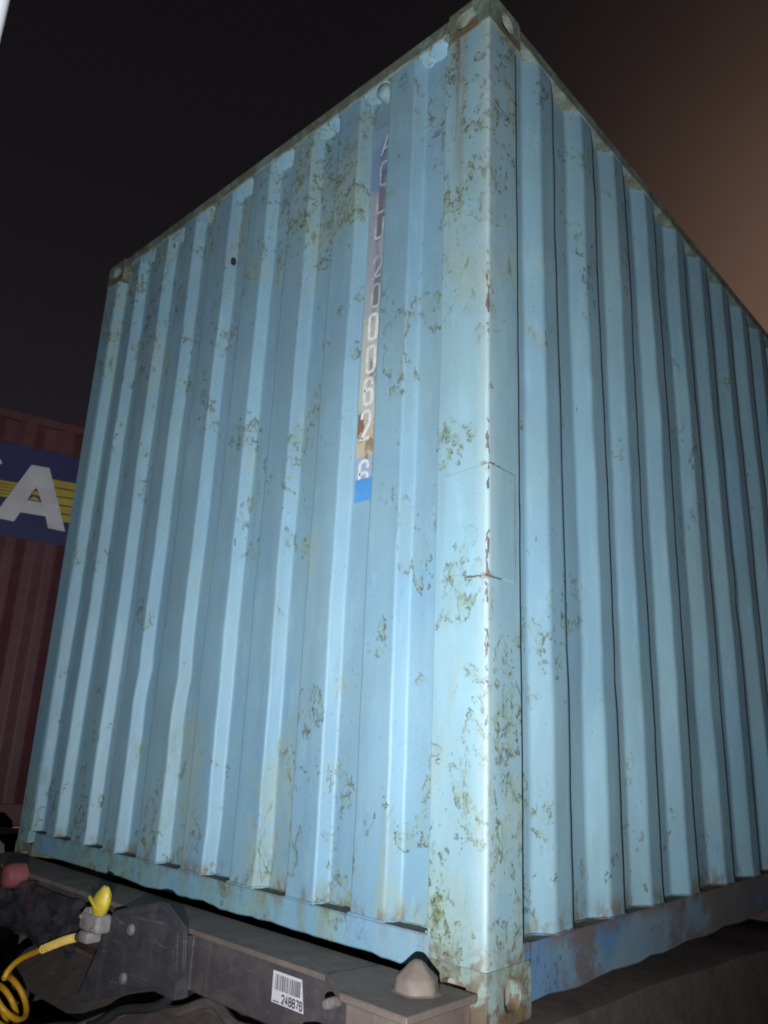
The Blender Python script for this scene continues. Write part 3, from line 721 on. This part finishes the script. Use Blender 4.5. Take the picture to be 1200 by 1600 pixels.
# barcode sticker
lx0, lx1, lz0, lz1, ly = -0.513, -0.398, -0.051, 0.017, YF-0.0022
lb = bmesh.new(); grid(lb, [[(lx0, ly, lz0), (lx1, ly, lz0)], [(lx0, ly, lz1), (lx1-0.012, ly, lz1)]])
r = bmesh.ops.extrude_face_region(lb, geom=lb.faces[:])
for q in r['geom']:
    if isinstance(q, bmesh.types.BMVert): q.co.y += 0.0016
bmesh.ops.recalc_face_normals(lb, faces=lb.faces)
lab = obj('barcode_sticker', lb, M_label, tr); lab['label'] = 'white sticker printed with a barcode and 248876'
bb = bmesh.new(); x = lx0+0.010; rb = random.Random(3)
while x < lx1-0.016:
    w = rb.choice((0.0012, 0.0012, 0.0022, 0.0032)); grid(bb, [[(x, ly-0.0006, lz0+0.029), (x+w, ly-0.0006, lz0+0.029)], [(x, ly-0.0006, lz1-0.006), (x+w, ly-0.0006, lz1-0.006)]])
    x += w+rb.choice((0.0012, 0.0018, 0.0026))
obj('barcode', bb, M_ink, lab)
nb = bmesh.new()
for i, ch in enumerate('248876'): glyph(nb, ch, lx0+0.038+i*0.0128, lz0+0.005, 0.0085, 0.017, 0.0034, ly-0.0006)
obj('printed_number', nb, M_ink, lab)
nb = bmesh.new(); grid(nb, [[(lx0+0.006, ly-0.0006, lz0+0.003), (lx0+0.028, ly-0.0006, lz0+0.003)], [(lx0+0.006, ly-0.0006, lz0+0.0055), (lx0+0.028, ly-0.0006, lz0+0.0055)]])
obj('fine_print', nb, M_ink, lab)

# black bracket in front of the beam
YB = -0.222
pl = [(-1.20, 0.042), (-0.955, 0.104), (-0.925, 0.104), (-0.826, 0.060), (-0.811, -0.044), (-0.838, -0.067), (-1.275, -0.218), (-1.362, -0.240)]
br = bmesh.new(); prism(br, [(x, YB, z) for x, z in pl], (0, 0.014, 0)); bmesh.ops.bevel(br, geom=br.edges[:], offset=0.004, segments=2, affect='EDGES')
brk = obj('bracket_plate', br, M_plate, tr)
fl = bmesh.new()        # raised centre field of the bracket
fp = [(-1.145, 0.035), (-0.93, 0.088), (-0.845, 0.048), (-0.832, -0.045), (-0.85, -0.055), (-1.275, -0.200)]
prism(fl, [(x, YB-0.006, z) for x, z in fp], (0, 0.007, 0)); bmesh.ops.bevel(fl, geom=fl.edges[:], offset=0.003, segments=2, affect='EDGES')
obj('pressed_face', fl, M_plate, brk)
for x, z in ((-1.045-0.03, 0.014), (-1.085, -0.112)):
    bm = lathe(bmesh.new(), [(0, -0.010), (0.010, -0.010), (0.0155, -0.005), (0.0165, 0.004), (0, 0.004)], 16, 'Y', (x, YB-0.006, z)); obj('bolt', bm, M_bolt, brk, True)
wk = bmesh.new(); box(wk, (-1.15, YB+0.014, -0.12), (-0.86, YF-0.001, 0.03)); obj('bracket_arm', wk, M_plate, brk)

for a_, b_ in (((-0.856, YF-0.001, 0.03), (-0.856, YF-0.001, -0.10)), ((-0.215, YF-0.002, ZT-0.012), (-0.215, YF-0.002, -0.10)), ((-1.155, YF-0.001, 0.03), (-1.155, YF-0.001, -0.10))):
    run_ = [jit(Vector(a_).lerp(Vector(b_), k/18), 0.003) for k in range(19)]
    obj('weld_bead', tube(bmesh.new(), run_, lambda t: 0.004*(0.7+0.5*random.random()), 6), M_beam, tr, True)
# air couplings
yc = obj('air_coupling', (lambda bm: (box(bm, (-1.315, -0.268, -0.022), (-1.205, -0.215, 0.030), 0.012, 3), box(bm, (-1.30, -0.272, -0.052), (-1.245, -0.222, -0.020), 0.008, 2), bm)[-1])(bmesh.new()), M_alu, tr, True)
for q_ in ((-1.300, -0.2705, 0.016), (-1.222, -0.2705, -0.008)):
    obj('screw', lathe(bmesh.new(), [(0, -0.004), (0.005, -0.004), (0.007, 0.0), (0, 0.003)], 10, 'Y', q_), M_bolt, yc, True)
lg = bmesh.new(); prism(lg, [(-1.330, -0.262, 0.010), (-1.296, -0.262, 0.040), (-1.262, -0.262, 0.046), (-1.262, -0.262, 0.026), (-1.31, -0.262, 0.0)], (0, 0.03, 0)); bmesh.ops.bevel(lg, geom=lg.edges[:], offset=0.003, segments=2, affect='EDGES')
obj('locking_lug', lg, M_alu, yc, True)
yc['label'] = 'grey air coupling with a yellow cap'
cp = bmesh.new(); bmesh.ops.create_uvsphere(cp, u_segments=20, v_segments=14, radius=1.0)
for v_ in cp.verts:
    s_ = 1.0+0.13*noise.noise(v_.co*1.6)+0.09*noise.noise(v_.co*4.2); taper = 1.0-0.22*v_.co.z
    v_.co = Vector((-1.235+0.006, -0.247, 0.064)) + Vector((v_.co.x*0.038*taper*s_, v_.co.y*0.022, v_.co.z*0.046*s_)) + Vector((v_.co.z*0.014, 0, 0))
obj('yellow_cap', cp, M_ycap, yc, True)
rg = bmesh.new(); tube(rg, [(-1.262, -0.270, 0.074), (-1.235, -0.2745, 0.066), (-1.212, -0.272, 0.052)], 0.005, 8); obj('cap_rib', rg, M_ycap, yc, True)
rc = bmesh.new(); lathe(rc, [(0, -0.045), (0.026, -0.044), (0.038, -0.036), (0.042, -0.018), (0.040, 0.03), (0, 0.03)], 20, 'Y', (-1.950, -0.200, 0.034))
rco = obj('air_coupling', rc, M_rcap, tr, True); rco['label'] = 'dull red round air coupling'
rk = B((-2.01, -0.195, -0.05), (-1.90, -0.166, 0.0), 0.01, 2); obj('coupling_body', rk, M_alu, rco, True)

# lumpy sheet standing for unidentified dark greasy clutter on the beam's left
gc = bmesh.new(); rows = []
for k in range(46):
    x = -2.34+(2.34-1.40)*k/45; row = []
    for j in range(22):
        t = j/21
        z = 0.020-0.15*t + 0.010*noise.noise((x*4, 1, 3)); y = YF-0.012-0.05*math.sin(t*2.0)
        q = 0.034*noise.noise((x*9, t*3, 2))+0.026*abs(noise.noise((x*17, t*6, 5)))+0.007*noise.noise((x*40, t*14, 9))
        row.append((x+0.01*noise.noise((x*12, t*5, 8)), y-q, z+0.01*noise.noise((x*15, t*5, 1))))
    rows.append(row)
obj('greasy_clutter', grid(gc, rows), M_grease, tr, True)

# frame of the trailer
for x in (-0.80, -1.64):
    bm = bmesh.new()
    poly = [(x, -0.010, -0.02), (x, 12.3, -0.02), (x, 12.3, -0.50), (x, 3.2, -0.50), (x, 2.5, -0.20), (x, -0.010, -0.20)]
    prism(bm, [(p[0]-0.07, p[1], p[2]) for p in poly], (0.14, 0, 0)); obj('main_beam', bm, M_chassis, tr)
for y in (2.6, 4.2, 5.9):
    obj('cross_member', B((-2.40, y, -0.18), (-0.04, y+0.12, -0.028), 0.004), M_chassis, tr)
obj('coupler_plate', B((-1.95, 0.0, -0.245), (-0.49, 1.5, -0.206), 0.006), M_beamtop, tr)
sk = bmesh.new(); prism(sk, [(-2.10, 0.0, -0.215), (-2.10, -0.13, -0.33), (-2.10, -0.115, -0.34), (-2.10, 0.02, -0.24)], (1.65, 0, 0)); obj('front_skirt', sk, M_guard, tr)
for x in (-0.50, -1.94):
    leg = obj('landing_leg', B((x-0.08, 3.3, -1.0), (x+0.08, 3.46, -0.03), 0.01), M_chassis, tr); 
    obj('leg_foot', B((x-0.14, 3.24, -1.05), (x+0.14, 3.52, -1.0), 0.01), M_chassis, leg)
    obj('leg_brace', (lambda bm: tube(bm, [(x, 3.36, -0.75), (-1.22, 3.36, -0.12)], 0.03, 8))(bmesh.new()), M_chassis, leg)
def wheel(parent, x0, x1, y, z, rad):
    w = x1-x0; n = bmesh.new()
    lathe(n, [(rad*0.55, 0), (rad*0.9, -0.0), (rad*0.985, w*0.12), (rad, w*0.3), (rad, w*0.7), (rad*0.985, w*0.88), (rad*0.9, w), (rad*0.55, w)], 40, 'X', (x0, y, z))
    t = obj('tyre', n, M_black, parent, True)
    n = bmesh.new(); lathe(n, [(0, w*0.75), (rad*0.25, w*0.75), (rad*0.30, w*0.45), (rad*0.50, w*0.5), (rad*0.56, w*0.97), (rad*0.58, w*0.97), (rad*0.58, w*0.02), (0, w*0.02)], 30, 'X', (x0, y, z))
    obj('rim', n, M_rim, t, True); return t
for y in (8.3, 9.6):
    wheel(tr, -0.62, -0.32, y, -0.72, 0.48); wheel(tr, -2.12, -1.82, y, -0.72, 0.48)

# ------------------------------------------------------------------ tractor in front of it
tk = thing('truck_tractor', 'white truck tractor with tall cab edge showing at the upper left beside the camera', 'truck', (-1.22, -1.3, -1.2))
inv = Matrix.Translation((1.22, 1.3, 1.2))
def tobj(name, bm, m, par=None, smooth=False):
    if par is None:
        bm.transform(inv); return obj(name, bm, m, tk, smooth)
    bm.transform(inv); return obj(name, bm, m, par, smooth)
cabm = bmesh.new(); box(cabm, (-2.43, -3.5, -0.35), (0.017, -1.297, 2.75), 0.035, 4)
cab = tobj('cab', cabm, M_cab, None, True)
tobj('rear_window', B((-1.7, -1.2985, 1.2), (-0.75, -1.290, 1.75), 0.004), M_black, cab)
tobj('side_window', B((0.013, -3.1, 0.9), (0.020, -2.2, 1.6), 0.002), M_black, cab)
tobj('air_deflector', (lambda bm: prism(bm, [(-2.2, -1.4, 2.75), (-2.2, -3.2, 2.75), (-2.2, -1.5, 3.25)], (1.96, 0, 0)))(bmesh.new()), M_cab, cab)
for x in (-0.85, -1.65):
    tobj('frame_rail', B((x-0.04, -1.29, -0.62), (x+0.04, 1.8, -0.37), 0.006), M_chassis)
tobj('deck_plate', B((-1.75, -1.2, -0.37), (-0.70, -0.55, -0.34), 0.004), M_beam)
tobj('fifth_wheel', (lambda bm: lathe(bm, [(0, -0.33), (0.40, -0.33), (0.46, -0.30), (0.46, -0.262), (0, -0.250)], 30, 'Z', (-1.22, 0.85, 0)))(bmesh.new()), M_grease, None, True)
for xa, xb in ((-0.35, -0.08), (-0.65, -0.38), (-2.36, -2.09), (-2.06, -1.79)):
    t_ = wheel(tk, xa+1.22, xb+1.22, 0.92+1.3, -0.70+1.2, 0.50)
for xa, xb in ((-0.36, -0.04), (-2.40, -2.08)):
    wheel(tk, xa+1.22, xb+1.22, -2.9+1.3, -0.70+1.2, 0.50)
def guard_bm(xa, xb):
    bm = bmesh.new(); rows = []
    for k in range(33):
        t = k/32; y = 0.05+3.3*t
        z = -0.085-0.22*t*t - 0.5*max(0, 0.06-t)*2 + 0.008*noise.noise((t*9, xa, 1))
        lo = z-0.62
        rows.append([(xa, y, lo), (xa+0.01, y, z-0.02), (xa+0.03, y, z), (xb-0.05, y, z+0.004*noise.noise((t*14, 3, 3))), (xb-0.012, y, z-0.014), (xb, y, z-0.045), (xb+0.004, y, lo)])
    return grid(bm, rows)
for xa, xb in ((-0.67, -0.05), (-2.39, -1.77)): tobj('mudguard', guard_bm(xa, xb), M_guard, None, True)

# ------------------------------------------------------------------ hoses between the two
hose = bmesh.new()
pts = [Vector(p) for p in ((-1.275, -0.248, -0.028), (-1.325, -0.25, -0.046), (-1.411, -0.255, -0.073), (-1.515, -0.262, -0.113), (-1.638, -0.272, -0.163), (-1.684, -0.285, -0.198), (-1.689, -0.298, -0.226))]
def spline(p, n=8):
    out = []
    for i in range(len(p)-1):
        a, b, c, d = p[max(i-1, 0)], p[i], p[i+1], p[min(i+2, len(p)-1)]
        for k in range(n):
            t = k/n; out.append(0.5*((2*b)+(c-a)*t+(2*a-5*b+4*c-d)*t*t+(3*b-a-3*c+d)*t**3))
    out.append(p[-1]); return out
path = spline(pts)
ax = (Vector((-0.49, -0.55, -0.52))).normalized()
ax = (-0.80*rt - 0.60*up)*0.95 - fw*0.30; ax.normalize()
e1 = (-0.6*rt + 0.8*up); e1 = (e1-ax*e1.dot(ax)).normalized(); e2 = ax.cross(e1)
RAD = 0.070; base_c = path[-1] - e1*RAD; helix = []
for k in range(1, 24*8):
    a = 2*math.pi*k/24; helix.append(base_c + ax*(0.036*a/(2*math.pi)) + RAD*(math.cos(a)*e1+math.sin(a)*e2) + Vector((0, -0.012, -0.010))*min(1.0, a/6.0)*0 )
full = path+helix
air = obj('coiled_air_hose', tube(hose, full, 0.0092, 10), M_yhose, None, True)
air['label'] = 'coiled yellow air hose hanging from the capped coupling at the lower left'; air['category'] = 'air hose'
sp = bmesh.new()
for k in range(17):
    i = 9+k*0.98; a = path[int(i)].lerp(path[int(i)+1], i-int(i)); t = (path[int(i)+1]-path[int(i)]).normalized()
    tube(sp, [a-t*0.0022, a-t*0.001, a+t*0.001, a+t*0.0022], lambda q: 0.0105 if q in (0, 1) else 0.0128, 12)
obj('spring_guard', sp, M_spring, air, True)
sl = bmesh.new(); tube(sl, path[:10], lambda q: 0.017-0.003*q, 12); obj('hose_sleeve', sl, M_sleeve, air, True)

cb = bmesh.new()
tube(cb, spline([Vector(p) for p in ((-2.75, -0.36, 0.02), (-2.50, -0.25, 0.062), (-2.28, -0.20, 0.060), (-2.14, -0.20, 0.03), (-2.06, -0.23, -0.06), (-1.98, -0.33, -0.24), (-1.9, -0.6, -0.36))]), 0.022, 10)  # black tube put in where the left end of the beam lies in shadow
ob = obj('cable_shade_tube', cb, M_black, None, True); ob['label'] = 'thick black tube standing in for the shadow over the beam beside the red coupling'; ob['category'] = 'cable'
cb = bmesh.new()
tube(cb, spline([Vector(p) for p in ((-0.88, -0.16, -0.08), (-0.95, -0.19, -0.155), (-1.12, -0.20, -0.205), (-1.22, -0.23, -0.26), (-1.4, -0.30, -0.30), (-1.5, -0.6, -0.33))]), 0.013, 8)
ob = obj('cable_shade_tube', cb, M_black, None, True); ob['label'] = 'thin black cable sagging under the bracket with two bolts'; ob['category'] = 'cable'
cb = bmesh.new()
tube(cb, spline([Vector(p) for p in ((-0.50, -0.10, -0.13), (-0.70, -0.11, -0.165), (-0.85, -0.09, -0.145), (-1.0, -0.10, -0.20), (-1.2, -0.12, -0.235), (-1.3, -0.5, -0.33))]), 0.015, 8)
ob = obj('cable_shade_tube', cb, M_guard, None, True); ob['label'] = 'dusty brown cable slung beneath the beam left of the barcode sticker'; ob['category'] = 'cable'

# ------------------------------------------------------------------ the red container on the next trailer
rd = thing('shipping_container', 'red brown shipping container at the left with a white A on its navy band', 'shipping container', (-4.6, 0.3, -0.10), -R(12.4))
ZR = 0.10
def red_side():
    D = 0.037; pts = [(-5.9, D)]; y = -5.8; rr = [0]
    while y < 5.9:
        pts += [(y+0.072, D), (y+0.14, 0), (y+0.21, 0), (y+0.278, D)]; rr += [0.008]*4; y += 0.279
    pts.append((6.1, D)); rr.append(0)
    prof = rounded(pts, rr, 2); rows = []
    for z in (0.14, 0.6, 1.1, 1.6, 2.1, 2.6, 2.86):
        rows.append([(-d-0.002, s, z) for s, d in prof])
    return grid(bmesh.new(), rows)
obj('side_wall', red_side(), M_red, rd, True)
f2 = bmesh.new(); box(f2, (-2.40, -5.95, 0.15), (-2.36, 6.15, 2.85)); obj('side_wall', f2, M_red, rd)
for y in (-5.99, 6.10): obj('end_wall', B((-2.35, y, 0.15), (-0.08, y+0.05, 2.85)), M_red, rd)
obj('roof', B((-2.36, -5.94, 2.86), (-0.04, 6.09, 2.885)), M_red, rd)
obj('top_rail', B((-0.06, -5.90, 2.845), (0.004, 6.06, 2.908), 0.004), M_red, rd)
obj('bottom_rail', B((-0.08, -5.90, 0.0), (0.004, 6.06, 0.139), 0.004), M_red, rd)
for y in (-6.06, 6.062):
    for x in (0.0, -2.30):
        obj('corner_post', B((x-0.14, y, 0.0), (x+0.005, y+0.158, 2.91), 0.006), M_red, rd)
logo = obj('logo_panel', B((0.0045, -2.6, 1.865+ZR-0.015), (0.0075, 1.9, 2.550+ZR), 0.0), M_navy, rd); logo['label'] = 'navy band with yellow wing stripes and a white letter A'
def red_poly(name, poly, x, m, par, t=0.002):
    bm = bmesh.new(); prism(bm, [(x, s, z+ZR) for s, z in poly], (t, 0, 0)); return obj(name, bm, m, par)
for i in range(5):
    za, zb_ = 2.338-0.064*i, 2.338-0.064*(i+1)+0.010
    red_poly('wing_stripe', [(0.385+0.025*i, za), (0.61+0.5, za+0.02), (0.61+0.5, zb_+0.02), (0.41+0.025*i, zb_)], 0.0080, M_yel, logo)
for i in range(5):
    za, zb_ = 2.262-0.025*i, 2.262-0.025*(i+1)+0.005
    red_poly('wing_stripe', [(-0.9, za-0.05), (0.275, za), (0.275, zb_), (-0.9, zb_-0.05)], 0.0080, M_yel, logo)
oA = [(0.275, 2.417), (0.401, 2.421), (0.585, 1.958), (0.462, 1.962), (0.431, 2.048), (0.258, 2.044), (0.225, 1.968), (0.085, 1.972)]
iA = [(0.334, 2.262), (0.388, 2.146), (0.288, 2.143)]
def letter_A():
    bm = bmesh.new(); x = 0.0110
    import mathutils
    tri = mathutils.geometry.tessellate_polygon([[Vector((s, z, 0)) for s, z in oA], [Vector((s, z, 0)) for s, z in iA]])
    vs = [bm.verts.new((x, s, z+ZR)) for s, z in oA+iA]
    for t in tri:
        bm.faces.new([vs[k] for k in t])
    r = bmesh.ops.extrude_face_region(bm, geom=bm.faces[:])
    for q in r['geom']:
        if isinstance(q, bmesh.types.BMVert): q.co.x -= 0.0025
    bmesh.ops.recalc_face_normals(bm, faces=bm.faces); return bm
obj('painted_letter', letter_A(), M_whi, logo)
red_poly('letter_outline', [(0.275+0.0, 2.428), (0.408, 2.432), (0.612, 1.948), (0.585, 1.950), (0.398, 2.42), (0.278, 2.418), (0.078, 1.968), (0.05, 1.962)], 0.0083, M_navy, logo, 0.0012)
red_poly('letter_outline', [(0.334, 2.285), (0.408, 2.134), (0.268, 2.131)], 0.0083, M_navy, logo, 0.0008)
for i, (a, b, c, d) in enumerate(((2.262, 2.236, 0.322, 0.346), (2.222, 2.192, 0.312, 0.366), (2.178, 2.152, 0.298, 0.378))):
    red_poly('wing_stripe', [(c, b), (d, b), ((c+d)/2+0.012, a), ((c+d)/2-0.012, a)], 0.0094, M_yel, logo, 0.0006)
red_poly('painted_letter', [(-0.34, 1.97), (-0.21, 1.97), (0.078, 2.385), (0.058, 2.412), (-0.05, 2.412)], 0.0092, M_whi, logo, 0.0018)

t2 = thing('container_trailer', 'far trailer in shadow under the red brown container, marked with pale orange tape', 'trailer', (-4.6, 0.3, -1.2), -R(12.4))
obj('side_rail', B((-0.20, -5.9, 0.86), (0.02, 6.05, 1.098), 0.006), M_chassis, t2)
obj('side_rail', B((-2.40, -5.9, 0.86), (-2.18, 6.05, 1.098), 0.006), M_chassis, t2)
obj('marking_tape', B((0.0205, -5.0, 1.052), (0.0222, 5.0, 1.096)), M_refl, t2)
for y in (3.4, 4.7):
    wheel(t2, -0.36, -0.06, y, 0.48, 0.48); wheel(t2, -2.3, -2.0, y, 0.48, 0.48)
obj('cross_member', B((-2.17, 4.0, 0.5), (-0.21, 4.15, 0.86), 0.01), M_chassis, t2)
for x in (-0.45, -1.95): obj('landing_leg', B((x-0.07, -3.6, 0.0), (x+0.07, -3.46, 0.858), 0.008), M_chassis, t2)
